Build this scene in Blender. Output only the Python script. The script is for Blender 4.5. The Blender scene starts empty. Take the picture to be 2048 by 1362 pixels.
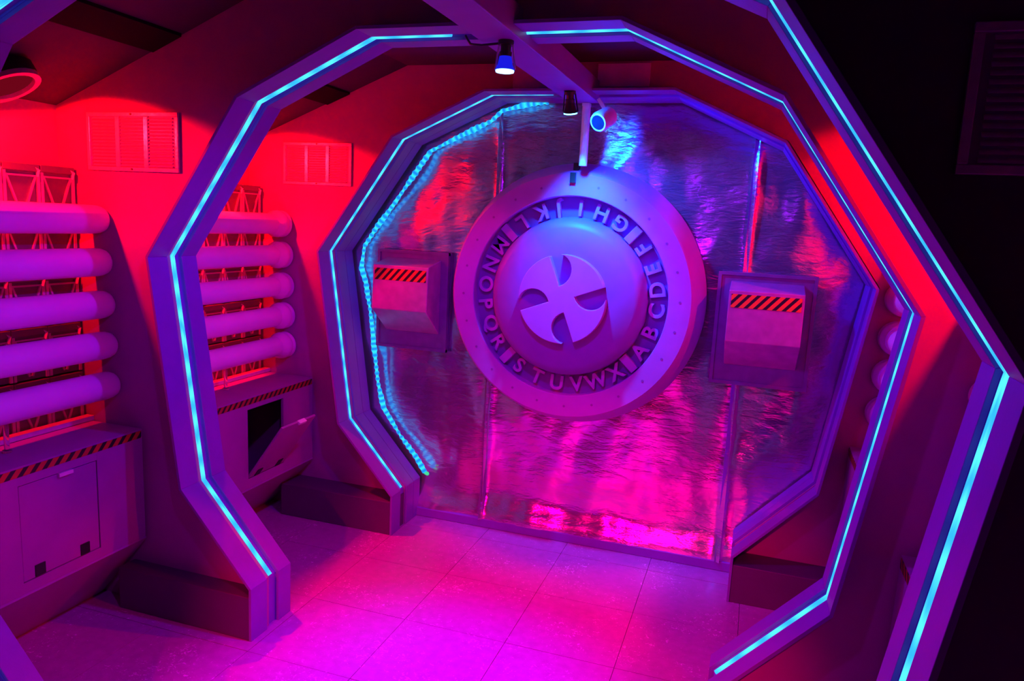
import bpy, bmesh, math, random
from mathutils import Vector, Matrix, noise
random.seed(7)
sc = bpy.context.scene
C = sc.collection

# ------------------------------------------------------------------ camera
F_PX, YAW, PITCH, ROLL = 1483.4, 0.3135, 0.157, 0.0503
CAM = Vector((0.9057, 0.0, 1.7139))
fwd = Vector((-math.sin(YAW)*math.cos(PITCH), math.cos(YAW)*math.cos(PITCH), -math.sin(PITCH)))
rt = Vector((math.cos(YAW), math.sin(YAW), 0.0))
up = rt.cross(fwd)
r2 = math.cos(ROLL)*rt + math.sin(ROLL)*up
u2 = -math.sin(ROLL)*rt + math.cos(ROLL)*up
cd = bpy.data.cameras.new('camera'); cam = bpy.data.objects.new('camera', cd); C.objects.link(cam)
cd.sensor_width = 36.0; cd.sensor_fit = 'HORIZONTAL'; cd.lens = F_PX/2048*36.0; cd.clip_start = 0.02
m = Matrix((r2, u2, -fwd)).transposed().to_4x4(); m.translation = CAM
cam.matrix_world = m
sc.camera = cam

# ------------------------------------------------------------------ world, exposure
w = bpy.data.worlds.new('world'); sc.world = w; w.use_nodes = True
w.node_tree.nodes['Background'].inputs[0].default_value = (0.03, 0.0, 0.05, 1)
w.node_tree.nodes['Background'].inputs[1].default_value = 0.02
sc.view_settings.view_transform = 'Standard'; sc.view_settings.look = 'None'
sc.view_settings.exposure = 0.0; sc.view_settings.gamma = 1.0
sc.view_settings.use_curve_mapping = False

# ------------------------------------------------------------------ lamps of the place
def spot(name, loc, target, power, color, angle, blend=0.3, radius=0.03):
    d = bpy.data.lights.new(name, 'SPOT'); d.energy = power; d.color = color
    d.spot_size = math.radians(angle); d.spot_blend = blend; d.shadow_soft_size = radius
    o = bpy.data.objects.new(name, d); C.objects.link(o); o.location = loc
    o.rotation_euler = (Vector(target)-Vector(loc)).to_track_quat('-Z', 'Y').to_euler()
    return o
RED = (1.0, 0.0012, 0.004)
MIR = 0.09                                    # the right side stands this much nearer the middle
RED_LAMPS = [(-1.76, 1.97, 2.03), (1.76-MIR, 1.97, 2.03), (-1.76, 3.10, 2.03), (1.76-MIR, 3.10, 2.03)]
for x, y, z in RED_LAMPS:
    s = 1 if x < 0 else -1
    spot('red_floodlight_lamp', (x, y, z), (x+0.10*s, y+0.50, z-0.63), 36 if x > 0 and y > 2.5 else 68, RED, 127, 0.10, 0.02)
    if y > 2.5:                               # added second spot looking back, reddens the wall the foil mirrors
        spot('red_floodlight_lamp', (x, y, z), (x, y-0.50, z-0.58), 130, RED, 124, 0.10, 0.02)
# pink flood far back in the corridor, shining along the floor
spot('pink_floodlight_lamp', (-0.22, -2.2, 2.15), (0.03, 2.25, 0.0), 760, (1.0, 0.0, 0.15), 30, 0.5, 0.04)
# spots along the ceiling beam
spot('violet_spot_lamp', (0.05, 1.30, 2.18), (-0.25, 1.95, 0.0), 26, (0.45, 0.0, 1.0), 150, 0.4, 0.03)
spot('blue_spot_lamp', (0.056, 2.40, 2.185), (-0.10, 2.20, 0.0), 430, (0.05, 0.0, 1.0), 50, 1.0, 0.028)
spot('blue_spot_spill', (0.056, 2.40, 2.185), (0.05, 2.20, 0.0), 62, (0.24, 0.0, 1.0), 164, 0.35, 0.028)
spot('dial_spot_lamp', (0.046, 3.37, 2.205), (0.09, 3.68, 1.50), 230, (0.0, 0.14, 1.0), 66, 0.9, 0.028)
spot('dial_spot_spill', (0.046, 3.37, 2.205), (0.62, 3.82, 1.86), 95, (0.0, 0.06, 1.0), 92, 0.8, 0.028)

# ------------------------------------------------------------------ materials
def mat(name, color, rough=0.5, metal=0.0, nscale=30.0, namt=0.08, bump=0.0, bscale=80.0, rvar=0.0, spec=0.5):
    mt = bpy.data.materials.new(name); mt.use_nodes = True
    nt = mt.node_tree; b = nt.nodes['Principled BSDF']
    b.inputs['Roughness'].default_value = rough; b.inputs['Metallic'].default_value = metal
    b.inputs['Specular IOR Level'].default_value = spec
    tc = nt.nodes.new('ShaderNodeTexCoord')
    n = nt.nodes.new('ShaderNodeTexNoise'); n.inputs['Scale'].default_value = nscale; n.inputs['Detail'].default_value = 4
    nt.links.new(tc.outputs['Object'], n.inputs['Vector'])
    r = nt.nodes.new('ShaderNodeValToRGB')
    r.color_ramp.elements[0].position = 0.3; r.color_ramp.elements[1].position = 0.7
    r.color_ramp.elements[0].color = tuple(c*(1-namt) for c in color)+(1,)
    r.color_ramp.elements[1].color = tuple(min(1, c*(1+namt)) for c in color)+(1,)
    nt.links.new(n.outputs['Fac'], r.inputs[0]); nt.links.new(r.outputs[0], b.inputs['Base Color'])
    if rvar:
        mr = nt.nodes.new('ShaderNodeMapRange'); mr.inputs[3].default_value = max(0, rough-rvar); mr.inputs[4].default_value = rough+rvar
        nt.links.new(n.outputs['Fac'], mr.inputs[0]); nt.links.new(mr.outputs[0], b.inputs['Roughness'])
    if bump:
        n2 = nt.nodes.new('ShaderNodeTexNoise'); n2.inputs['Scale'].default_value = bscale; n2.inputs['Detail'].default_value = 5
        nt.links.new(tc.outputs['Object'], n2.inputs['Vector'])
        bp = nt.nodes.new('ShaderNodeBump'); bp.inputs['Strength'].default_value = bump; bp.inputs['Distance'].default_value = 0.01
        nt.links.new(n2.outputs['Fac'], bp.inputs['Height']); nt.links.new(bp.outputs[0], b.inputs['Normal'])
    return mt
def emit(name, color, strength):
    mt = bpy.data.materials.new(name); mt.use_nodes = True; nt = mt.node_tree
    nt.nodes.remove(nt.nodes['Principled BSDF'])
    e = nt.nodes.new('ShaderNodeEmission'); e.inputs[0].default_value = tuple(color)+(1,); e.inputs[1].default_value = strength
    nt.links.new(e.outputs[0], nt.nodes['Material Output'].inputs[0]); return mt
def led_mat(name, c_lo, c_hi, period, strength):
    mt = emit(name, c_hi, strength); nt = mt.node_tree
    e = [n for n in nt.nodes if n.type == 'EMISSION'][0]
    uv = nt.nodes.new('ShaderNodeUVMap'); sp = nt.nodes.new('ShaderNodeSeparateXYZ'); nt.links.new(uv.outputs[0], sp.inputs[0])
    mu = nt.nodes.new('ShaderNodeMath'); mu.operation = 'MULTIPLY'; mu.inputs[1].default_value = 2*math.pi/period
    nz = nt.nodes.new('ShaderNodeTexNoise'); nz.inputs['Scale'].default_value = 0.45/period; nt.links.new(uv.outputs[0], nz.inputs['Vector'])
    ma = nt.nodes.new('ShaderNodeMath'); ma.operation = 'MULTIPLY_ADD'; ma.inputs[1].default_value = period*0.9
    nt.links.new(nz.outputs[0], ma.inputs[0]); nt.links.new(sp.outputs[0], ma.inputs[2]); nt.links.new(ma.outputs[0], mu.inputs[0])
    sn = nt.nodes.new('ShaderNodeMath'); sn.operation = 'SINE'; nt.links.new(mu.outputs[0], sn.inputs[0])
    mr = nt.nodes.new('ShaderNodeMapRange'); mr.inputs[1].default_value = -1; mr.inputs[2].default_value = 1
    nt.links.new(sn.outputs[0], mr.inputs[0])
    r = nt.nodes.new('ShaderNodeValToRGB')
    r.color_ramp.elements[0].color = tuple(c_lo)+(1,); r.color_ramp.elements[1].color = tuple(c_hi)+(1,)
    nt.links.new(mr.outputs[0], r.inputs[0]); nt.links.new(r.outputs[0], e.inputs[0])
    return mt
def hazard_mat(name, period, slant, bg, hi=(0.95, 0.22, 0.02)):
    mt = mat(name, bg, 0.5); nt = mt.node_tree; b = nt.nodes['Principled BSDF']
    uv = nt.nodes.new('ShaderNodeUVMap'); sp = nt.nodes.new('ShaderNodeSeparateXYZ'); nt.links.new(uv.outputs[0], sp.inputs[0])
    m1 = nt.nodes.new('ShaderNodeMath'); m1.operation = 'MULTIPLY_ADD'; m1.inputs[1].default_value = -slant
    nt.links.new(sp.outputs[1], m1.inputs[0]); nt.links.new(sp.outputs[0], m1.inputs[2])
    m2 = nt.nodes.new('ShaderNodeMath'); m2.operation = 'DIVIDE'; m2.inputs[1].default_value = period; nt.links.new(m1.outputs[0], m2.inputs[0])
    m3 = nt.nodes.new('ShaderNodeMath'); m3.operation = 'FRACT'; nt.links.new(m2.outputs[0], m3.inputs[0])
    m4 = nt.nodes.new('ShaderNodeMath'); m4.operation = 'GREATER_THAN'; m4.inputs[1].default_value = 0.45; nt.links.new(m3.outputs[0], m4.inputs[0])
    mx = nt.nodes.new('ShaderNodeMix'); mx.data_type = 'RGBA'
    mx.inputs['A'].default_value = (0.012, 0.010, 0.010, 1); mx.inputs['B'].default_value = hi+(1,)
    nt.links.new(m4.outputs[0], mx.inputs['Factor']); nt.links.new(mx.outputs['Result'], b.inputs['Base Color'])
    return mt
M = {}
M['rib'] = mat('rib_paint', (0.22, 0.03, 0.46), 0.45, nscale=12, namt=0.05, bump=0.05, bscale=120)
M['plinth'] = mat('plinth_shade_paint', (0.10, 0.02, 0.11), 0.5, nscale=12, namt=0.05)  # darker than the ribs: the shade on the plinths is put into the colour
M['channel'] = mat('channel_paint', (0.22, 0.04, 0.55), 0.45, nscale=20, namt=0.04)
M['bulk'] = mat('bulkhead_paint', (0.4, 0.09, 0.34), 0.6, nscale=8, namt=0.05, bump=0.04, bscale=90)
M['dark'] = mat('near_bulkhead_unlit_tone', (0.12, 0.04, 0.13), 0.7, nscale=10, namt=0.05)  # darker than the other bulkheads: lack of light painted into the colour
M['ceil'] = mat('ceiling_unlit_tone', (0.045, 0.012, 0.055), 0.8, nscale=10, namt=0.1)  # near black, so the colour itself carries the unlit look of the ceiling
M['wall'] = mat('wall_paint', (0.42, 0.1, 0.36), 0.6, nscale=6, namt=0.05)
M['tile'] = mat('floor_tile', (0.44, 0.07, 0.40), 0.38, nscale=26, namt=0.10, bump=0.12, bscale=150, rvar=0.15)
def scuff(mt):
    nt = mt.node_tree; b = nt.nodes['Principled BSDF']; old = b.inputs['Base Color'].links[0].from_socket
    tc = nt.nodes.new('ShaderNodeTexCoord')
    geo = nt.nodes.new('ShaderNodeNewGeometry'); n = nt.nodes.new('ShaderNodeTexNoise'); n.inputs['Scale'].default_value = 60; n.inputs['Detail'].default_value = 6; n.inputs['Distortion'].default_value = 1.5
    n2 = nt.nodes.new('ShaderNodeTexNoise'); n2.inputs['Scale'].default_value = 4
    nt.links.new(geo.outputs['Position'], n.inputs[0]); nt.links.new(geo.outputs['Position'], n2.inputs[0])
    ad = nt.nodes.new('ShaderNodeMath'); ad.operation = 'MULTIPLY_ADD'; ad.inputs[1].default_value = 0.35; nt.links.new(n2.outputs[0], ad.inputs[0]); nt.links.new(n.outputs[0], ad.inputs[2])
    mr = nt.nodes.new('ShaderNodeMapRange'); mr.inputs[1].default_value = 0.80; mr.inputs[2].default_value = 0.90; nt.links.new(ad.outputs[0], mr.inputs[0])
    mx = nt.nodes.new('ShaderNodeMix'); mx.data_type = 'RGBA'; mx.inputs['B'].default_value = (0.80, 0.25, 0.80, 1)
    nt.links.new(old, mx.inputs['A']); nt.links.new(mr.outputs[0], mx.inputs['Factor']); nt.links.new(mx.outputs['Result'], b.inputs['Base Color'])
scuff(M['tile'])
M['grout'] = mat('floor_joint', (0.25, 0.05, 0.25), 0.8)
M['tube'] = mat('white_tube', (0.86, 0.5, 0.88), 0.38, nscale=8, namt=0.03)
M['cab'] = mat('cabinet_paint', (0.36, 0.07, 0.36), 0.42, nscale=10, namt=0.05)
M['black'] = mat('black_plastic', (0.012, 0.012, 0.014), 0.45)
M['blackpaint'] = mat('black_paint', (0.006, 0.006, 0.006), 0.9, spec=0.15)
M['steel'] = mat('brushed_steel', (0.85, 0.70, 0.80), 0.30, 0.55, nscale=60, namt=0.08, bump=0.1, bscale=40)
M['crate'] = mat('crate_plastic', (0.16, 0.15, 0.16), 0.3, nscale=20)
M['crate_rib'] = mat('crate_rib_plastic', (0.62, 0.50, 0.55), 0.25, nscale=20)
M['latch'] = mat('latch_plastic', (0.85, 0.8, 0.75), 0.25)
M['frame'] = mat('frame_paint', (0.60, 0.58, 0.58), 0.5)
M['dial'] = mat('dial_paint', (0.5, 0.14, 0.62), 0.5, nscale=14, namt=0.04, bump=0.04, bscale=100)
M['dialdark'] = mat('dial_recess_paint', (0.3, 0.07, 0.38), 0.55, nscale=14, namt=0.05)
M['hub'] = mat('dial_hub_paint', (0.3, 0.09, 0.46), 0.5, nscale=14, namt=0.04)
M['mark'] = mat('dial_mark_paint', (0.10, 0.09, 0.11), 0.6)
M['box'] = mat('box_metal', (0.80, 0.24, 0.56), 0.32, 0.5, nscale=18, namt=0.1, bump=0.06, bscale=30)
M['plate'] = mat('plate_metal', (0.32, 0.14, 0.36), 0.35, 0.4, nscale=18, namt=0.1)
M['beam'] = mat('beam_paint', (0.24, 0.05, 0.44), 0.5, nscale=12, namt=0.05)
M['white'] = mat('white_plastic', (0.80, 0.80, 0.82), 0.4)
M['cable'] = mat('cable_rubber', (0.30, 0.22, 0.16), 0.6)
M['wood'] = mat('plaque_board', (0.75, 0.35, 0.9), 0.7, nscale=10)
M['led'] = led_mat('led_strip_glow', (0.03, 0.42, 1.0), (0.09, 0.80, 1.25), 0.11, 1.3)
M['rope'] = led_mat('rope_light_glow', (0.01, 0.20, 0.75), (0.03, 0.70, 1.10), 0.034, 1.3)
M['bead'] = emit('green_bead_glow', (0.06, 0.75, 0.35), 1.0)
M['lens'] = emit('blue_lens_glow', (0.35, 0.95, 1.6), 3.0)
M['glassblue'] = emit('blue_glass_glow', (0.01, 0.01, 0.75), 1.0)
M['lens2'] = emit('cyan_lens_glow', (0.10, 0.80, 1.5), 9.0)
M['lensr'] = emit('red_lens_glow', (1.0, 0.01, 0.06), 0.15)
M['lensp'] = emit('pink_lens_glow', (1.0, 0.02, 0.35), 3.0)
M['haz1'] = hazard_mat('hazard_tape_stripes', 0.048, 0.9, (0.5, 0.5, 0.5), (0.55, 0.10, 0.02))
M['haz2'] = hazard_mat('hazard_tape_fine', 0.040, 0.9, (0.5, 0.5, 0.5), (0.40, 0.06, 0.02))
M['haz3'] = hazard_mat('hazard_tape_box', 0.042, 0.9, (0.5, 0.5, 0.5))
g = bpy.data.materials.new('clear_acrylic'); g.use_nodes = True
gb = g.node_tree.nodes['Principled BSDF']; gb.inputs['Transmission Weight'].default_value = 0.9
gb.inputs['Roughness'].default_value = 0.05; gb.inputs['Base Color'].default_value = (0.9, 0.85, 0.9, 1)
M['acrylic'] = g
def foil_mat():
    mt = bpy.data.materials.new('silver_foil'); mt.use_nodes = True; nt = mt.node_tree; b = nt.nodes['Principled BSDF']
    b.inputs['Base Color'].default_value = (0.66, 0.46, 0.72, 1); b.inputs['Metallic'].default_value = 0.82
    tc = nt.nodes.new('ShaderNodeTexCoord')
    mp = nt.nodes.new('ShaderNodeMapping'); mp.inputs['Scale'].default_value = (1.0, 1.0, 3.2)
    nt.links.new(tc.outputs['Object'], mp.inputs[0])
    n1 = nt.nodes.new('ShaderNodeTexNoise'); n1.inputs['Scale'].default_value = 9; n1.inputs['Detail'].default_value = 6; n1.inputs['Distortion'].default_value = 0.6
    n2 = nt.nodes.new('ShaderNodeTexNoise'); n2.inputs['Scale'].default_value = 38; n2.inputs['Detail'].default_value = 4
    nt.links.new(mp.outputs[0], n1.inputs[0]); nt.links.new(mp.outputs[0], n2.inputs[0])
    b1 = nt.nodes.new('ShaderNodeBump'); b1.inputs['Strength'].default_value = 0.16; b1.inputs['Distance'].default_value = 0.02
    b2 = nt.nodes.new('ShaderNodeBump'); b2.inputs['Strength'].default_value = 0.20; b2.inputs['Distance'].default_value = 0.004
    nt.links.new(n1.outputs[0], b1.inputs['Height']); nt.links.new(n2.outputs[0], b2.inputs['Height'])
    nt.links.new(b1.outputs[0], b2.inputs['Normal']); nt.links.new(b2.outputs[0], b.inputs['Normal'])
    mr = nt.nodes.new('ShaderNodeMapRange'); mr.inputs[3].default_value = 0.06; mr.inputs[4].default_value = 0.26
    nt.links.new(n1.outputs[0], mr.inputs[0]); nt.links.new(mr.outputs[0], b.inputs['Roughness'])
    return mt
M['foil'] = foil_mat()

# ------------------------------------------------------------------ helpers
class MB:
    def __init__(s): s.v = []; s.f = []
    def add(s, vs, fs):
        o = len(s.v); s.v += [tuple(q) for q in vs]; s.f += [tuple(i+o for i in f) for f in fs]; return s
    def box(s, a, b):
        (x0, y0, z0), (x1, y1, z1) = a, b
        return s.add([(x0,y0,z0),(x1,y0,z0),(x1,y1,z0),(x0,y1,z0),(x0,y0,z1),(x1,y0,z1),(x1,y1,z1),(x0,y1,z1)],
                     [(0,3,2,1),(4,5,6,7),(0,1,5,4),(1,2,6,5),(2,3,7,6),(3,0,4,7)])
    def prism_y(s, pts, y0, y1):          # polygon in x,z extruded along y
        n = len(pts)
        return s.add([(x,y0,z) for x,z in pts]+[(x,y1,z) for x,z in pts],
                     [tuple(range(n)), tuple(range(2*n-1, n-1, -1))]+[(i,(i+1)%n,n+(i+1)%n,n+i)[::-1] for i in range(n)])
    def bar(s, p, q, w, up=(0,0,1)):      # square bar between two points
        p, q = Vector(p), Vector(q); d = (q-p).normalized(); a = d.cross(Vector(up))
        if a.length < 1e-4: a = d.cross(Vector((1,0,0)))
        a.normalize(); b = d.cross(a)
        vs = [c+a*w*i+b*w*j for c in (p, q) for i, j in ((-.5,-.5),(.5,-.5),(.5,.5),(-.5,.5))]
        return s.add(vs, [(0,1,2,3)[::-1],(4,5,6,7),(0,1,5,4),(1,2,6,5),(2,3,7,6),(3,0,4,7)])
    def tube(s, path, rad, n=16, caps=True):   # path of points, radius per point
        path = [Vector(p) for p in path]; k = len(path)
        if not isinstance(rad, (list, tuple)): rad = [rad]*k
        vs = []; ref = None
        for i, p in enumerate(path):
            d = (path[min(i+1,k-1)]-path[max(i-1,0)])
            if d.length < 1e-9: d = (path[min(i+2,k-1)]-path[max(i-2,0)])
            d.normalize()
            if ref is None:
                ref = Vector((0,0,1)) if abs(d.z) < .9 else Vector((1,0,0))
            a = (ref-d*ref.dot(d)).normalized(); ref = a; b = d.cross(a)
            vs += [p+(a*math.cos(t)+b*math.sin(t))*rad[i] for t in [2*math.pi*j/n for j in range(n)]]
        fs = [(i*n+j, i*n+(j+1)%n, (i+1)*n+(j+1)%n, (i+1)*n+j) for i in range(k-1) for j in range(n)]
        if caps: fs += [tuple(range(n))[::-1], tuple(range((k-1)*n, k*n))]
        return s.add(vs, fs)
    def lathe_y(s, prof, c, n=96, caps=(True, True)):   # profile (r, y) about an axis along y through (cx, cz)
        k = len(prof); vs = []
        for r, y in prof:
            vs += [(c[0]+r*math.cos(2*math.pi*j/n), y, c[1]+r*math.sin(2*math.pi*j/n)) for j in range(n)]
        fs = [(i*n+j, i*n+(j+1)%n, (i+1)*n+(j+1)%n, (i+1)*n+j) for i in range(k-1) for j in range(n)]
        if caps[0]: fs.append(tuple(range(n))[::-1])
        if caps[1]: fs.append(tuple(range((k-1)*n, k*n)))
        return s.add(vs, fs)
    def build(s, name, mt, parent=None, smooth=False, bevel=0.0, uv=None):
        me = bpy.data.meshes.new(name); me.from_pydata(s.v, [], s.f); me.update()
        bm = bmesh.new(); bm.from_mesh(me); bmesh.ops.recalc_face_normals(bm, faces=bm.faces); bm.to_mesh(me); bm.free()
        if uv is not None:
            ul = me.uv_layers.new(name='UVMap')
            for l in me.loops: ul.data[l.index].uv = uv(me.vertices[l.vertex_index].co, l.vertex_index)
        me.materials.append(M[mt])
        if smooth:
            for p in me.polygons: p.use_smooth = True
            try: me.set_sharp_from_angle(angle=math.radians(38))
            except Exception: pass
        o = bpy.data.objects.new(name, me); C.objects.link(o)
        if parent is not None:
            o.parent = parent; o.matrix_parent_inverse = parent.matrix_basis.inverted()
        if bevel:
            md = o.modifiers.new('bevel', 'BEVEL'); md.width = bevel; md.segments = 2; md.limit_method = 'ANGLE'
        return o
def tag(o, label=None, cat=None, group=None, kind=None):
    if label: o['label'] = label
    if cat: o['category'] = cat
    if group: o['group'] = group
    if kind: o['kind'] = kind
    return o
def thing(name, loc, label, cat, group=None):
    o = bpy.data.objects.new(name, None); C.objects.link(o); o.location = loc; o.empty_display_size = 0.05
    return tag(o, label, cat, group)
def struct(name, mb, mt, **k):
    return tag(mb.build(name, mt, **k), kind='structure')
def copy_tree(o, parent=None):
    c = o.copy(); C.objects.link(c)
    if parent is not None: c.parent = parent; c.matrix_parent_inverse = o.matrix_parent_inverse.copy()
    for ch in list(o.children): copy_tree(ch, c)
    return c

# ------------------------------------------------------------------ measured layout
SH = [(0.8792,0.0),(0.8792,0.2228),(1.2129,0.5871),(1.35,1.511),(0.9289,2.1085),(0.4472,2.3282)]
RIBS = {1: dict(y=1.2614,d=0.2530,dx=-0.0597,s=1.0097,by=1.36), 2: dict(y=2.3094,d=0.2642,dx=0.0,s=1.0,by=2.40),
        3: dict(y=3.4485,d=0.2642,dx=0.0341,s=1.0028,by=3.62)}
BW = 3.82
XL, XR = -1.89, 1.89-MIR
CZ, CS = 2.49, 0.40                          # flat ceiling height, slope of its sides beyond CX
CX = 0.909
def poly(fr):
    q = RIBS[fr]; L = [(-x*q['s']+q['dx'], z) for x, z in SH]; R = [(x*q['s']+q['dx'], z) for x, z in SH]
    return L + R[::-1]
def offset(pts, t):                           # mitred offset, outwards for positive t
    n = len(pts); out = []
    nrm = []
    for i in range(n-1):
        dx, dz = pts[i+1][0]-pts[i][0], pts[i+1][1]-pts[i][1]; l = math.hypot(dx, dz)
        nrm.append((-dz/l, dx/l))             # the left foot runs up: outward is -x
    for i in range(n):
        a = nrm[max(i-1,0)]; b = nrm[min(i,n-2)]; k = 1+a[0]*b[0]+a[1]*b[1]
        out.append((pts[i][0]+t*(a[0]+b[0])/k, pts[i][1]+t*(a[1]+b[1])/k))
    out[0] = (out[0][0], pts[0][1]); out[-1] = (out[-1][0], pts[-1][1])
    return out

# ------------------------------------------------------------------ setting
T = 0.457
fl = struct('floor', MB().box((XL-.05,-3,-.06),(XR+.05,BW+.08,-.006)), 'grout')
tile_me = None
x0, y0 = 0.062-8*T, 3.165-14*T
for i in range(13):
    for j in range(17):
        ax, bx = max(x0+i*T, XL), min(x0+(i+1)*T, XR); ay, by = max(y0+j*T, -2.98), min(y0+(j+1)*T, BW)
        if bx-ax < .03 or by-ay < .03 or by < 0.5: continue
        gp = .0011; dz = random.uniform(-.0008, .0)
        MB().box((ax+gp,ay+gp,-.006),(bx-gp,by-gp,dz)).build('floor_tile', 'tile', fl)
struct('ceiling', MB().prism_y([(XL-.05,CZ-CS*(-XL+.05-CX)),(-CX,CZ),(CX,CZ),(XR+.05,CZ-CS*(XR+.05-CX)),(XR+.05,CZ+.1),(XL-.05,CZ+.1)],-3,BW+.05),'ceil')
struct('wall_left', MB().box((XL-.05,-3,0),(XL,BW+.05,CZ-CS*(-XL-CX)+.01)), 'wall')
struct('wall_right', MB().box((XR,-3,0),(XR+.05,BW+.05,CZ-CS*(XR-CX)+.01)), 'wall')
struct('wall_front', MB().box((XL,-3.05,0),(XR,-3,CZ)), 'dark')
wb = struct('wall_back', MB().box((XL,BW+.03,0),(XR,BW+.08,CZ)), 'wall')
for fr, nm in ((1,'near'),(2,'middle'),(3,'far')):
    q = RIBS[fr]; op = offset(poly(fr), 0.0125); y = q['by']
    zl = CZ-CS*(-XL-CX); zr = CZ-CS*(XR-CX)
    outer = [(XL,0),(XL,.4),(XL,.9),(XL,1.5),(XL,zl),(-CX,CZ),(CX,CZ),(XR,zr),(XR,1.5),(XR,.9),(XR,.4),(XR,0)]
    b = MB(); th = .04; n = len(op)
    vs = [(x,y,z) for x,z in op]+[(x,y,z) for x,z in outer]+[(x,y+th,z) for x,z in op]+[(x,y+th,z) for x,z in outer]
    fs = []
    for i in range(n-1):
        fs += [(i,i+1,n+i+1,n+i),(2*n+i,3*n+i,3*n+i+1,2*n+i+1),(i,2*n+i,2*n+i+1,i+1)]
    b.add(vs, fs)
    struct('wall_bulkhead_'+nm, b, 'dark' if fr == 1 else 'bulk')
# black strips painted for the shade of slots in the bays' sloped ceiling
k = 0
for (ya, yb) in ((1.41,2.39),(2.45,3.61)):
    for s in (-1, 1):
        k += 1
        xa, xb = (1.24, 1.375)
        if s > 0: xa -= MIR; xb -= MIR
        zf = lambda x: CZ-CS*(x-CX)
        struct('slot_shade_%d' % k, MB().prism_y([(s*xa,zf(xa)-.012),(s*xb,zf(xb)-.012),(s*xb,zf(xb)+.02),(s*xa,zf(xa)+.02)],ya,yb),'blackpaint')

# ------------------------------------------------------------------ arch ribs
RIBLAB = {1:'near purple-lit ten-sided arch cut off by the photo edges', 2:'middle purple-lit ten-sided arch with blue spotlight under its top',
          3:'far purple-lit ten-sided arch framing the foil wall'}
for fr in (1,2,3):
    q = RIBS[fr]; p0 = poly(fr); y, d = q['y'], q['d']; ga, gb2 = y+.385*d, y+.68*d
    t = thing('arch_rib', (q['dx'], y, 0), RIBLAB[fr], 'arch')
    po = offset(p0, .012); pc = offset(p0, .0185); pcf = offset(p0, .024)
    def strip(i, a, b, A, B, ya, yb):
        vs = [(a[i][0],ya,a[i][1]),(a[i+1][0],ya,a[i+1][1]),(b[i+1][0],ya,b[i+1][1]),(b[i][0],ya,b[i][1])]
        vs += [(A[i][0],yb,A[i][1]),(A[i+1][0],yb,A[i+1][1]),(B[i+1][0],yb,B[i+1][1]),(B[i][0],yb,B[i][1])]
        return vs, [(0,1,2,3),(7,6,5,4),(0,4,5,1),(1,5,6,2),(2,6,7,3),(3,7,4,0)]
    for i in range(len(p0)-1):
        MB().add(*strip(i,p0,po,p0,po,y,ga)).build('face_board','rib',t,bevel=.0012)
        MB().add(*strip(i,p0,po,p0,po,gb2,y+d)).build('face_board','rib',t,bevel=.0012)
        if fr == 3: MB().add(*strip(i,p0,po,p0,po,y+d+.003,BW-.022)).build('face_board','rib',t,bevel=.0012)
        ch = MB().add(*strip(i,pc,pcf,pc,pcf,ga-.006,gb2+.006))
        ch.add(*strip(i,po,pcf,po,pcf,ga-.006,ga)); ch.add(*strip(i,po,pcf,po,pcf,gb2,gb2+.006))
        ch.build('light_channel','channel',t)
    for s in (-1, 1):
        xi = s*(SH[0][0]*q['s']+.013)+q['dx']; xo = (-1.553 if s < 0 else 1.553-MIR)
        MB().box((min(xi,xo),y+.002,0),(max(xi,xo),q['by'],.185)).build('plinth','plinth',t,bevel=.003)
def led_path(fr, off, a=0.0, b=1.0):
    pts = offset(poly(fr), off); seg = [math.dist(pts[i],pts[i+1]) for i in range(len(pts)-1)]; L = sum(seg)
    return pts, seg, L
def led(fr, u0, u1, label):
    q = RIBS[fr]; pts, seg, L = led_path(fr, .010); acc = [0]
    for s_ in seg: acc.append(acc[-1]+s_)
    def at(u):
        for i in range(len(seg)):
            if u <= acc[i+1]+1e-9: f = (u-acc[i])/seg[i]; return (pts[i][0]+f*(pts[i+1][0]-pts[i][0]), pts[i][1]+f*(pts[i+1][1]-pts[i][1]))
        return pts[-1]
    us = sorted(set([u0,u1]+[a for a in acc if u0 < a < u1])); N = []
    for a, b in zip(us, us[1:]):
        n = max(1, int((b-a)/.02)); N += [a+(b-a)*i/n for i in range(n)]
    N.append(us[-1]); inn = []
    yc = q['y']+.53*q['d']; path = [(at(u)[0], yc, at(u)[1]) for u in N]
    mb = MB(); mb.tube(path, .0085 if fr < 3 else .0062, 8)
    o = mb.build('led_strip','led',uv=lambda co, i: (N[min(i//8,len(N)-1)], (i%8)/8), smooth=True)
    return tag(o, label, 'led strip', 'cyan led strips in the arches')
_, _, L1 = led_path(1,.010); _, sg2, L2 = led_path(2,.010); _, sg3, L3 = led_path(3,.010)
foot2 = sg2[0]; foot3 = sg3[0]
led(1, .25, L1-.25, 'glowing cyan strip around the near arch, beside the unlit wall')
top2 = sum(sg2[:5]); ct2 = sum(sg2[:5])+sg2[5]/2
led(2, foot2+.005, ct2-.16, 'glowing cyan strip down the left half of the middle arch')
led(2, ct2+.09, L2-foot2-.02, 'glowing cyan strip down the right half of the middle arch')
ct3 = sum(sg3[:5])+sg3[5]/2
led(3, foot3+.01, ct3-.145, 'thin cyan strip along the left of the far arch')
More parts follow.
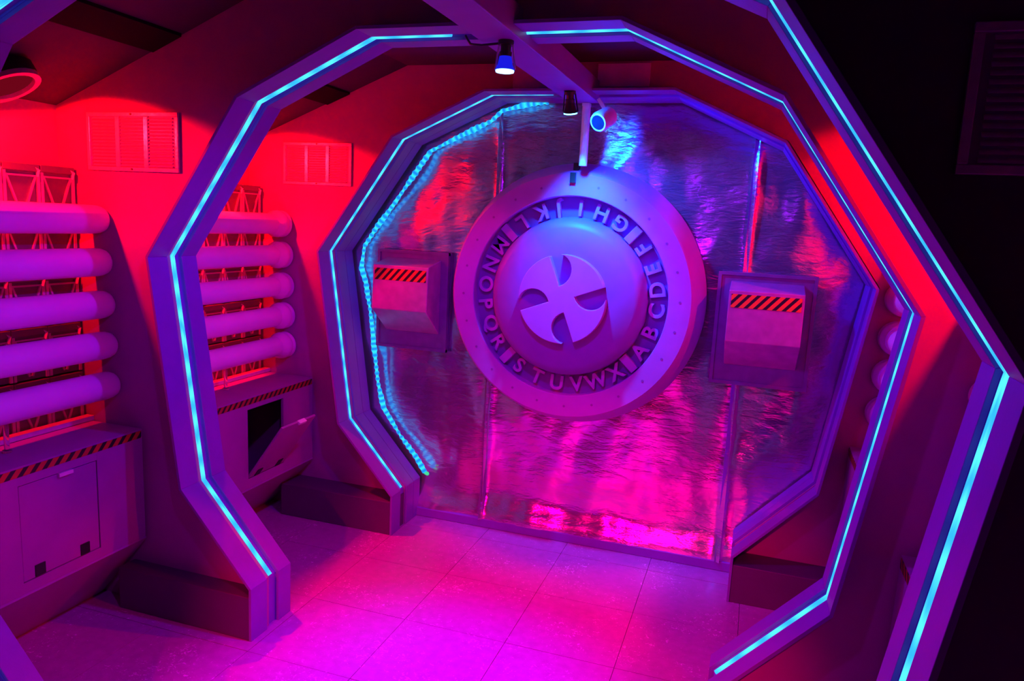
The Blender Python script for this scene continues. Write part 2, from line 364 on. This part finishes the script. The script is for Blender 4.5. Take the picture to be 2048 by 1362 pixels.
# beaded rope light at the foil edge
rp = [(-0.81, 0.261), (-0.87, 0.342), (-0.976, 0.457), (-1.084, 0.614), (-1.124, 0.758), (-1.158, 0.947), (-1.185, 1.15), (-1.215, 1.335), (-1.246, 1.419), (-1.232, 1.542), (-1.161, 1.65), (-1.046, 1.794), (-0.934, 1.942), (-0.836, 2.077), (-0.67, 2.159), (-0.494, 2.237), (-0.436, 2.288), (-0.287, 2.323), (-0.181, 2.335)]
path = []; rad = []; us = []; u = 0
for a, b in zip(rp, rp[1:]):
    l = math.dist(a, b); n = max(2, int(l/.008))
    for i in range(n):
        f = i/n; path.append((a[0]+f*(b[0]-a[0]), 3.782+.006*math.sin(u*9), a[1]+f*(b[1]-a[1])))
        rad.append(.0122+.0035*math.sin(2*math.pi*u/.034)*(.5+.5*math.sin(u*7.3)**2)+.003*math.sin(u*17)+.0015*math.sin(u*41)); us.append(u); u += l/n
ro = tag(thing('rope_light', (-0.810,3.782,0.261), 'lumpy cyan rope light between the far arch and the foil', 'rope light'))
MB().tube(path, rad, 10).build('glowing_tube','rope',ro,smooth=True,uv=lambda co,i:(us[min(i//10,len(us)-1)],0))
MB().tube([(-0.788,3.782,0.249),(-0.794,3.782,0.256),(-0.810,3.782,0.261)], [.006,.011,.010], 10).build('end_bead','bead',ro,smooth=True)

# ------------------------------------------------------------------ foil wall
def foil(x0, x1, z0, z1, seed, name='foil_sheet'):
    nx, nz = max(4, int((x1-x0)/.022)), int((z1-z0)/.022); vs = []; fs = []
    for j in range(nz+1):
        for i in range(nx+1):
            x = x0+(x1-x0)*i/nx; z = z0+(z1-z0)*j/nz
            p = Vector((x*2.2, seed, z*1.7)); h = noise.fractal(p, .9, 2.1, 3)*.018
            h += noise.noise(Vector((x*6+noise.noise(p)*2, seed+4, z*3)))*.007
            e = min(i, nx-i)/nx*(x1-x0)
            h += .016*math.exp(-(e/.018)**2)                     # folded edges stand up
            h += .05*math.exp(-((z-z0)/.09)**2)                  # bottom curls out over the floor
            vs.append((x, BW+.004-max(-.012, h), z)); 
    w_ = nx+1
    for j in range(nz):
        for i in range(nx): fs.append((j*w_+i, j*w_+i+1, (j+1)*w_+i+1, (j+1)*w_+i))
    b = MB().add(vs, fs).build(name,'foil',wb,smooth=False)
    for p in b.data.polygons: p.use_smooth = True
    return b
foil(-1.5,-.440,.045,2.44,1.3); foil(-.462,.862,.045,2.44,7.7); foil(.838,1.5,.045,2.44,12.1)
tag(MB().box((-1.45,BW-.055,0),(1.45,BW+.028,.05)).build('baseboard_back','rib',bevel=.004), kind='structure')

# ------------------------------------------------------------------ letter dial
DX, DZ = 0.0, 1.353
dl = thing('letter_dial', (DX, BW, DZ-.68), 'large round wall dial with a ring of raised letters', 'dial')
MB().lathe_y([(.68,BW-.01),(.628,3.668),(.618,3.66),(.512,3.66),(.508,3.664),(.508,3.725)],(DX,DZ),120,(True,False)).build('rim','dial',dl,smooth=True)
MB().lathe_y([(.51,3.74),(.51,3.722),(.36,3.722)],(DX,DZ),96,(True,True)).build('letter_ring','dialdark',dl,smooth=True)
hub = MB().lathe_y([(.408,3.724),(.398,3.66),(.378,3.622),(.35,3.606),(.24,3.594),(0.002,3.588)],(DX,DZ),96,(False,True)).build('hub','hub',dl,smooth=True)
# pinwheel emblem
RE = .222; pts = []
def pol(r, a): return (r*RE*math.cos(math.radians(a)), r*RE*math.sin(math.radians(a)))
for kq in range(4):
    o_ = -90*kq
    def rotp(p): a = math.radians(o_); return (p[0]*math.cos(a)-p[1]*math.sin(a), p[0]*math.sin(a)+p[1]*math.cos(a))
    # clockwise round the rim: straight edge, point, bulging edge, then the rim to the next notch
    A = pol(1,109); Bp = pol(.30,104); Dp = pol(1,94)
    c1 = (.30*RE,.42*RE); c2 = (.26*RE,.92*RE)
    seq = [A, Bp]
    for i in range(1, 11):
        f = i/11; seq.append(tuple((1-f)**3*Bp[j]+3*(1-f)**2*f*c1[j]+3*(1-f)*f*f*c2[j]+f**3*Dp[j] for j in (0,1)))
    seq.append(Dp)
    for i in range(1, 14): seq.append(pol(1, 94-(94-19)*i/14))
    pts += [rotp(p) for p in seq]
MB().prism_y([(DX+x,DZ+z) for x,z in pts],3.546,3.60).build('pinwheel_emblem','dial',hub,bevel=.003)
# letters
def letter_mesh(ch, size):
    cu = bpy.data.curves.new('letter','FONT'); cu.body = ch; cu.size = size; cu.align_x = 'CENTER'; cu.extrude = .014
    cu.bevel_depth = .0016; cu.resolution_u = 4; cu.offset = .0012
    ob = bpy.data.objects.new('letter', cu); C.objects.link(ob)
    me = bpy.data.meshes.new_from_object(ob.evaluated_get(bpy.context.evaluated_depsgraph_get()))
    bpy.data.objects.remove(ob); bpy.data.curves.remove(cu)
    zs = [v.co.y for v in me.vertices]; xs = [v.co.x for v in me.vertices]
    me.transform(Matrix.Translation((-(min(xs)+max(xs))/2, -(min(zs)+max(zs))/2, 0)))
    return me
offs = [10.5,24.5,38.5,52,65.5,79.5]; abc = 'ABCDEFGHIJKLMNOPQRSTUVWX'
for qd in range(4):
    blk = -45+2+90*qd
    for i in range(6):
        ch = abc[qd*6+i]; a = math.radians(blk+offs[i]); me = letter_mesh(ch, .108); me.name = 'letter'; me.materials.clear(); me.materials.append(M['dial'])
        R_ = .452
        # letter's up points to the middle; its face looks to -y
        upv = Vector((-math.cos(a),0,-math.sin(a))); nrm = Vector((0,-1,0)); xv = upv.cross(nrm)
        mw = Matrix((xv, upv, nrm)).transposed().to_4x4(); mw.translation = (DX+R_*math.cos(a), 3.706, DZ+R_*math.sin(a))
        me.transform(mw); o = bpy.data.objects.new('letter', me); C.objects.link(o); o.parent = dl; o.matrix_parent_inverse = dl.matrix_basis.inverted()
        o['label'] = 'raised letter '+ch
    a = math.radians(blk); e = Vector((math.cos(a),0,math.sin(a))); tt = Vector((-math.sin(a),0,math.cos(a))); c0 = Vector((DX,0,DZ))
    b = MB(); vs = [c0+e*r+tt*s_+Vector((0,yy,0)) for yy in (3.684,3.724) for r, s_ in ((.408,-.021),(.502,-.021),(.502,.021),(.408,.021))]
    b.add(vs, [(0,1,2,3),(7,6,5,4),(0,4,5,1),(1,5,6,2),(2,6,7,3),(3,7,4,0)]).build('divider_block','dial',dl,bevel=.002)
for i in range(24):
    a = math.radians(90+15*i+2); x, z = DX+.565*math.cos(a), DZ+.565*math.sin(a)
    MB().tube([(x,3.661,z),(x,3.6585,z)],.0065,8).build('tick_mark','dialdark',dl)
MB().box((DX-.018,3.645,DZ+.572),(DX+.010,3.665,DZ+.622)).build('pointer_slot','black',dl)
MB().box((DX-.012,3.68,DZ+.636),(DX+.014,3.72,DZ+.672)).build('pointer_catch','black',dl)
pole = thing('support_pole', (.05,3.62,1.96), 'white vertical pole from ceiling beam down to the dial', 'pole')
MB().tube([(.05,3.62,2.005),(.05,3.62,2.299)],.020,20).build('shaft','white',pole,smooth=True)
MB().box((.032,3.60,2.285),(.068,3.64,2.299)).build('bracket','white',pole)

# ------------------------------------------------------------------ hazard boxes on the foil
def hazbox(xa, xb, px0, px1, label, lab2):
    t = thing('dispenser_box', ((xa+xb)/2,BW,1.0), label, 'box', 'hazard boxes beside the dial')
    MB().box((px0,3.785,.985),(px1,3.815,1.525)).build('back_plate','plate',t,bevel=.004)
    prof = [(3.62,1.455),(3.61,1.215),(3.785,1.075),(3.785,1.49)]
    b = MB(); n = 4
    b.add([(xa,y,z) for y,z in prof]+[(xb,y,z) for y,z in prof],[(0,1,2,3),(7,6,5,4),(0,4,5,1),(1,5,6,2),(2,6,7,3),(3,7,4,0)])
    b.build('body','box',t,bevel=.004)
    MB().add([(xa+.012,3.6148,1.375),(xb-.012,3.6148,1.375),(xb-.012,3.6175,1.438),(xa+.012,3.6175,1.438)],[(0,1,2,3)])
    hz = MB().add([(xa+.012,3.6145,1.375),(xb-.012,3.6145,1.375),(xb-.012,3.617,1.438),(xa+.012,3.617,1.438),
                   (xa+.012,3.622,1.375),(xb-.012,3.622,1.375),(xb-.012,3.624,1.438),(xa+.012,3.624,1.438)],
                  [(0,1,2,3),(7,6,5,4),(0,4,5,1),(1,5,6,2),(2,6,7,3),(3,7,4,0)])
    hz.build('hazard_tape','haz3',t,uv=lambda co,i:(co.x,co.z))['label'] = 'orange and black striped tape'
    fr_ = MB(); fw = .008
    for a, c in ((px0-fw,px0+fw),(px1-fw,px1+fw)): fr_.box((a,3.775,.985-fw),(c,3.80,1.525+fw))
    for a, c in ((1.525-fw,1.525+fw),(.985-fw,.985+fw)): fr_.box((px0-fw,3.7755,a),(px1+fw,3.80,c))
    fr_.build('plate_frame','plate',t)
hazbox(-1.085,-.755,-1.135,-.715,'hazard-striped metal box on the foil between rope light and dial','')
hazbox(.79,1.125,.735,1.175,'hazard-striped metal box on the foil right of the dial','')

# ------------------------------------------------------------------ ceiling beam and its fittings
tag(MB().box((-.032,-.5,2.30),(.110,3.615,2.40)).build('ceiling_beam','beam',bevel=.003),'long purple-lit beam along the middle of the ceiling','beam')
def canlamp(loc, tilt, label, lens, body, lit):
    t = thing('spotlight', loc, label, 'spotlight', 'spotlights under the ceiling beam')
    def P_(p):
        v = Vector(p); v.rotate(Matrix.Rotation(tilt,3,'X')); return Vector(loc)+v
    MB().tube([P_((0,0,0)),P_((0,0,-.014))],.026,20).build('mount_plate',body,t,smooth=True)
    MB().tube([P_((0,0,-.012)),P_((0,0,-.035)),P_((0,0,-.036)),P_((0,0,-.05))],[.017,.017,.021,.020],20).build('socket',body,t,smooth=True)
    MB().tube([P_((0,0,-.05)),P_((0,0,-.075)),P_((0,0,-.093))],[.020,.025,.033],24).build('reflector_shell','glassblue' if lit else body,t,smooth=True)
    MB().tube([P_((0,0,-.093)),P_((0,0,-.099))],[.031,.030],24).build('lens',lens,t,smooth=True)
    for s in (-1,1):
        MB().bar(P_((s*.024,0,-.012)),P_((s*.034,0,-.09)),.005).build('side_arm','steel' if lit else body,t)
    return t
canlamp((.056,2.40,2.30),0.0,'lit blue spotlight under the beam at the middle arch','lens','black',True)
canlamp((.046,3.30,2.302),math.radians(20),'dark-bodied spotlight under the beam, aimed at the dial','lens2','black',False)
canlamp((.05,1.30,2.302),math.radians(12),'spotlight under the beam at the near arch, above the picture','lens','black',True)
# pink flood stand behind
pf = thing('floodlight', (-.22,-2.3,2.1), 'pink floodlight behind the photographer, out of the picture', 'floodlight')
MB().tube([(-.22,-2.46,2.21),(-.22,-2.26,2.16)],[.06,.10],24).build('housing','black',pf,smooth=True)
MB().tube([(-.22,-2.265,2.162),(-.22,-2.255,2.158)],.09,24).build('lens','lensp',pf)
MB().bar((-.22,-2.40,2.2),(-.22,-2.40,CZ),.03).build('hanger','black',pf)
# sensor camera by the pole
sn = thing('security_camera', (.15,3.50,2.20), 'white bullet camera with dark round lens beside the pole', 'camera')
ax = Vector((-.35,-.80,-.42)).normalized(); c0 = Vector((.155,3.50,2.205))
MB().tube([c0-ax*.075,c0-ax*.06,c0+ax*.02,c0+ax*.034],[.03,.045,.047,.042],24).build('housing','white',sn,smooth=True)
MB().tube([c0+ax*.026,c0+ax*.036],.034,24).build('lens','blackpaint',sn,smooth=True)
MB().bar(c0-ax*.06,(.12,3.56,2.31),.016).build('bracket_arm','white',sn)
cb = MB().tube([(-.035,3.3,2.437),(-.02,3.3,2.458),(.012,3.3,2.464),(.042,3.3,2.452),(.057,3.3,2.42),(.053,3.3,2.40)],.0045,8)
tag(cb.build('loose_cable','cable',smooth=True),'thin loose cable looping above the ceiling beam','cable')
tag(MB().tube([(-.10,2.43,2.327),(-.075,2.415,2.296),(-.03,2.40,2.288),(.03,2.40,2.292)],.004,8).build('lamp_cable','black',smooth=True),'short dark cable beside the lit blue spotlight','cable')
def plaque(x0,x1,z0,z1,lab):
    tag(MB().box((x0,3.603,z0),(x1,3.6195,z1)).build('blank_plaque','wood',bevel=.002),lab,'panel','blank panels above the far arch')
plaque(.098,.345,2.372,2.478,'blank purple rectangle on the wall above the far arch, right of the beam')
plaque(-.325,-.135,2.365,2.478,'blank purple rectangle above the far arch, left of the beam')

# ------------------------------------------------------------------ louvred vents
def make_vent(x0, x1, z0, z1, y, label):
    t = thing('louvre_vent', ((x0+x1)/2, y, z0), label, 'vent', 'louvred wall vents')
    w_, h_ = x1-x0, z1-z0
    MB().box((x0+.006,y-.004,z0+.006),(x1-.006,y-.001,z1-.006)).build('back_sheet','plate',t)
    f = MB(); bw = .016
    for a, b in (((x0,y-.011,z0),(x1,y-.001,z0+bw)),((x0,y-.011,z1-bw),(x1,y-.001,z1)),((x0,y-.011,z0+bw),(x0+bw,y-.001,z1-bw)),((x1-bw,y-.011,z0+bw),(x1,y-.001,z1-bw))): f.box(a,b)
    f.build('frame','steel',t,bevel=.002)
    cw = (w_-2*bw)/3
    for i in (1,2): MB().box((x0+bw+cw*i-.011,y-.011,z0+bw),(x0+bw+cw*i+.011,y-.004,z1-bw)).build('mullion','steel',t,bevel=.002)
    n = 15; sh = (h_-2*bw)/n; me = None
    for c in range(3):
        for r in range(n):
            xa = x0+bw+cw*c+.013; xb = xa+cw-.026; z = z0+bw+sh*(r+.5)
            if me is None:
                L = xb-xa
                o = MB().add([(0,-.002,sh*.34),(L,-.002,sh*.34),(L,-.009,-sh*.30),(0,-.009,-sh*.30),(0,0,sh*.28),(L,0,sh*.28),(L,-.007,-sh*.36),(0,-.007,-sh*.36)],
                             [(0,1,2,3),(7,6,5,4),(0,4,5,1),(1,5,6,2),(2,6,7,3),(3,7,4,0)]).build('slat','steel')
                me = o.data
            else:
                o = bpy.data.objects.new('slat', me); C.objects.link(o)
            o.parent = t; o.location = Vector((xa, y-.003, z))-t.location
    for z in (z0+bw/2, z1-bw/2):
        MB().tube([((x0+x1)/2,y-.0115,z),((x0+x1)/2,y-.014,z)],.004,8).build('screw','black',t)
make_vent(-1.722,-1.266,1.842,2.070,2.40,'shiny louvred vent on the red wall left of the middle arch')
make_vent(-1.655,-1.225,1.866,2.094,3.62,'shiny louvred vent on the red wall between middle and far arch')
make_vent(1.185,1.640,1.824,2.052,1.36,'dim louvred vent on the unlit wall at the far right')

# ------------------------------------------------------------------ tube racks, cabinets, crates
def SX(side): return (lambda x: x) if side < 0 else (lambda x: -x-MIR)
TZ = [1.644,1.471,1.297,1.127,.957]
ORD = ['topmost','second','third','fourth','lowest']
def tubes(side, ya, yb, bell, where, grp):
    X = SX(side)
    for i, z in enumerate(TZ):
        x = X(-1.668+.007*i)-(.05 if side > 0 and bell else 0)
        t = thing('pipe', (x, yb, z), '%s fat white pipe %s' % (ORD[i], where), 'pipe', grp)
        if bell:
            MB().tube([(x,ya,z),(x,yb-.10,z)],.056,28).build('barrel','tube',t,smooth=True)
            MB().tube([(x,yb-.105,z),(x,yb-.085,z),(x,yb-.07,z),(x,yb-.045,z),(x,yb-.03,z),(x,yb-.012,z),(x,yb-.006,z)],
                      [.057,.062,.073,.076,.069,.075,.064],28).build('bell_collar','tube',t,smooth=True)
        else:
            MB().tube([(x,ya,z),(x,yb-.05,z),(x,yb-.025,z),(x,yb-.010,z),(x,yb-.003,z)],[.058,.058,.056,.051,.044],28).build('barrel','tube',t,smooth=True)
B1b, B2, B2b, B3 = 1.40, 2.40, 2.44, 3.62
tubes(-1,1.42,B2,False,'in the rack left of the middle arch','pipes left of the middle arch')
tubes(-1,2.46,B3,True,'with bell end, seen between middle and far arch on the left','pipes left of the far arch')
tubes(1,1.42,B2,False,'hidden in the right bay behind the near arch','pipes right of the middle arch')
tubes(1,2.46,B3,True,'seen through the gap right of the far arch','pipes right of the far arch')

def cabinet(side, ya, yb, xf, label, haz, door, period):
    X = SX(side)
    t = thing('storage_cabinet', (X(-1.7), (ya+yb)/2, 0), label, 'cabinet', 'cabinets under the pipe racks')
    def pr(pts): return [(X(x), z) for x, z in pts]
    d0, d1, z0, z1 = door if door else (0,0,0,0)
    b = MB()
    # shell: back, top, slanted underside, front with an opening for the door
    b.prism_y(pr([(xf,.785),(xf,.770),(XL+.002,.770),(XL+.002,.785)]),ya,yb)
    b.prism_y(pr([(xf+.01,.305),(-1.73,.0),(XL+.002,0),(XL+.002,.02),(-1.74,.02),(xf-.005,.320)]),ya,yb)
    for a, c in ((ya,ya+.012),(yb-.012,yb)):
        b.prism_y(pr([(xf,.770),(xf+.005,.315),(-1.74,.01),(XL+.002,.01),(XL+.002,.770)]),a,c)
    if door:
        for a, c in ((ya+.012,d0),(d1,yb-.012)): b.prism_y(pr([(xf,.770),(xf+.005,.313),(xf-.012,.313),(xf-.014,.770)]),a,c)
        b.prism_y(pr([(xf,.770),(xf,z1),(xf-.014,z1),(xf-.014,.770)]),d0,d1)
        b.prism_y(pr([(xf+.004,z0),(xf+.005,.313),(xf-.012,.313),(xf-.012,z0)]),d0,d1)
    else:
        b.prism_y(pr([(xf,.770),(xf+.005,.313),(xf-.012,.313),(xf-.014,.770)]),ya+.012,yb-.012)
    b.build('body','cab',t)
    h = MB().prism_y(pr([(xf+.002,.778),(xf+.002,.748),(xf-.002,.748),(xf-.002,.778)]),ya+.005,yb-.005)
    h.build('hazard_tape',haz,t,uv=lambda co,i:(co.y,co.z))['label'] = 'orange and black striped tape'
    return t
c1 = cabinet(-1,1.42,2.385,-1.480,'cabinet with closed flap under the pipes left of the middle arch','haz1',(1.828,2.158,.352,.715),0)
def flap(t, y0, y1, z0, z1, x, ang, lab):
    # flap hinged at its bottom edge; ang from upright, opening into the corridor
    s, c = math.sin(ang), math.cos(ang); H = z1-z0; th = .012
    def Q(u, v, y): return (x+u*s+v*c, y, z0+u*c-v*s)
    b = MB(); vs = []
    for yy in (y0, y1): vs += [Q(0,0,yy),Q(H,0,yy),Q(H,-th,yy),Q(0,-th,yy)]
    b.add(vs,[(0,1,2,3),(7,6,5,4),(0,4,5,1),(1,5,6,2),(2,6,7,3),(3,7,4,0)])
    d = b.build('door','cab',t,bevel=.0015); d['label'] = lab
    for f in (.2, .79):
        yc = y0+(y1-y0)*f; b = MB()
        vs = [Q(u,v,yy) for yy in (yc-.02,yc+.02) for u,v in ((.002,.004),(.045,.004),(.045,-.001),(.002,-.001))]
        b.add(vs,[(0,1,2,3),(7,6,5,4),(0,4,5,1),(1,5,6,2),(2,6,7,3),(3,7,4,0)]).build('hinge','black',d)
    yc = y0+(y1-y0)*.57; b = MB()
    vs = [Q(u,v,yy) for yy in (yc-.03,yc+.03) for u,v in ((H-.012,.010),(H+.002,.010),(H+.002,-.012),(H-.012,-.001))]
    b.add(vs,[(0,1,2,3),(7,6,5,4),(0,4,5,1),(1,5,6,2),(2,6,7,3),(3,7,4,0)]).build('latch','latch',d)
flap(c1,1.831,2.155,.355,.712,-1.4785,-.008,'closed flap with two black hinges')
c2 = cabinet(-1,2.46,3.60,-1.450,'cabinet with its flap hanging open between middle and far arch','haz2',(3.028,3.325,.362,.722),0)
flap(c2,3.031,3.322,.366,.716,-1.4455,math.radians(35),'open flap tilted down')
MB().box((-1.85,3.0,.345),(-1.80,3.36,.76)).build('inside_shade','blackpaint',c2)  # black sheet added for the darkness inside the open cabinet
cabinet(1,1.42,2.385,-1.49,'hazard-striped cabinet at the lower right, behind the near arch','haz2',None,0)
cabinet(1,2.46,3.60,-1.47,'dark cabinet in the far right bay','haz2',None,0)

def rack_frame(ya, yb, lab):
    t = thing('rack_frame', (-1.77,(ya+yb)/2,.786), lab, 'frame', 'frames around the crate recesses')
    MB().box((-1.782,ya,.787),(-1.742,yb,.808)).build('sill','frame',t,bevel=.002)
rack_frame(1.45,2.392,'red-lit frame behind the pipes left of the middle arch')
rack_frame(2.48,3.612,'red-lit frame behind the pipes left of the far arch')
def crate_proto():
    t = thing('storage_crate', (0,0,0), 'x', 'crate'); W_, H_, D_ = .152, .208, .078; x = 0.0
    MB().box((-D_,-W_/2,0),(0,W_/2,H_-.03)).build('body','crate',t)
    MB().box((-D_,-W_/2-.001,H_-.032),(.010,W_/2+.001,H_-.002)).build('lid','crate',t,bevel=.003)
    for s in (-1,1): MB().box((-.002,s*(W_/2-.006)-.006,0),(.009,s*(W_/2-.006)+.006,H_-.032)).build('corner_post','crate_rib',t)
    for s in (-1,1): MB().bar((.003,s*(W_/2-.014),H_-.045),(.003,s*.006,.012),.008,up=(1,0,0)).build('diagonal_rib','crate_rib',t)
    MB().bar((.002,-W_/2+.01,H_-.048),(.002,W_/2-.01,H_-.048),.007,up=(1,0,0)).build('cross_rib','crate_rib',t)
    MB().add([(.004,W_/2-.030,H_-.006),(.018,W_/2-.004,H_-.024),(.016,W_/2-.012,H_-.052),(.010,W_/2-.016,H_-.05),(.008,W_/2-.012,H_-.028),(.000,W_/2-.032,H_-.012)],
             [(0,1,4,5),(1,2,3,4)]).build('latch','latch',t)
    return t
proto = crate_proto(); first = True
rown = ['bottom','second-from-bottom','middle','second-from-top','top']
for bay, ys in (('left of the middle arch',[2.312,2.156,2.000,1.844]),('left of the far arch',[3.52,3.364,3.208,3.052])):
    for c, y in enumerate(ys):
        for r in range(5):
            o = proto if first else copy_tree(proto); first = False
            o.location = (-1.803, y, .790+.213*r)
            coln = ['nearest the arch wall','second from the arch wall','third from the arch wall','fourth from the arch wall'][c]
            tag(o, '%s-row ribbed crate behind pipes %s, %s' % (rown[r], bay, coln), 'crate', 'ribbed crates behind the pipes')
def rod(y, lab):
    t = thing('pipe_support', (-1.655,y,.786), lab, 'rod', 'clear pipe supports')
    MB().tube([(-1.655,y,.786),(-1.655,y,.794)],.016,16).build('foot','acrylic',t,smooth=True)
    MB().tube([(-1.655,y,.794),(-1.655,y,.897)],.009,16).build('stem','acrylic',t,smooth=True)
rod(1.93,'short clear rod under the lowest pipe, left of the middle arch'); rod(3.12,'short clear rod under the lowest pipe between the arches')

# ------------------------------------------------------------------ red floodlight fixtures
for (x, y, z), lab in zip(RED_LAMPS, ('red floodlight near the ceiling left of the middle arch','red floodlight high behind the near arch on the right',
        'red floodlight high behind the middle arch on the left','red floodlight high behind the middle arch on the right')):
    s = 1 if x < 0 else -1
    t = thing('red_floodlight', (x, y, z+.05), lab, 'floodlight', 'red floodlights in the bays')
    ex = Vector((1*s,0,CS)).normalized(); ax = Vector((CS*s,0,-1)).normalized(); c0 = Vector((x+.075*s,y+.06,z+.075))
    def ring(prof):                           # oval rings: (scale, depth)
        n = 32; vs = []; fs = []
        for q_, dp in prof:
            vs += [c0+ex*.135*q_*math.cos(2*math.pi*j/n)+Vector((0,.085*q_*math.sin(2*math.pi*j/n),0))+ax*dp for j in range(n)]
        for i in range(len(prof)-1): fs += [(i*n+j,i*n+(j+1)%n,(i+1)*n+(j+1)%n,(i+1)*n+j) for j in range(n)]
        return MB().add(vs, fs+[tuple(range(n))])
    ring([(.55,-.075),(.9,-.055),(.98,-.01),(.80,-.004)]).build('housing','black',t,smooth=True)
    r_ = ring([(.96,-.012),(1.0,.010),(.82,.010),(.78,-.006)]); r_.f = r_.f[:-1]; r_.build('rim','steel',t,smooth=True)
    ring([(.80,-.010),(.78,-.004),(.02,-.002)]).build('lens','lensr',t)
    MB().bar(c0-ax*.07,c0-ax*.07+Vector((0,0,.05)),.02).build('bracket','black',t)
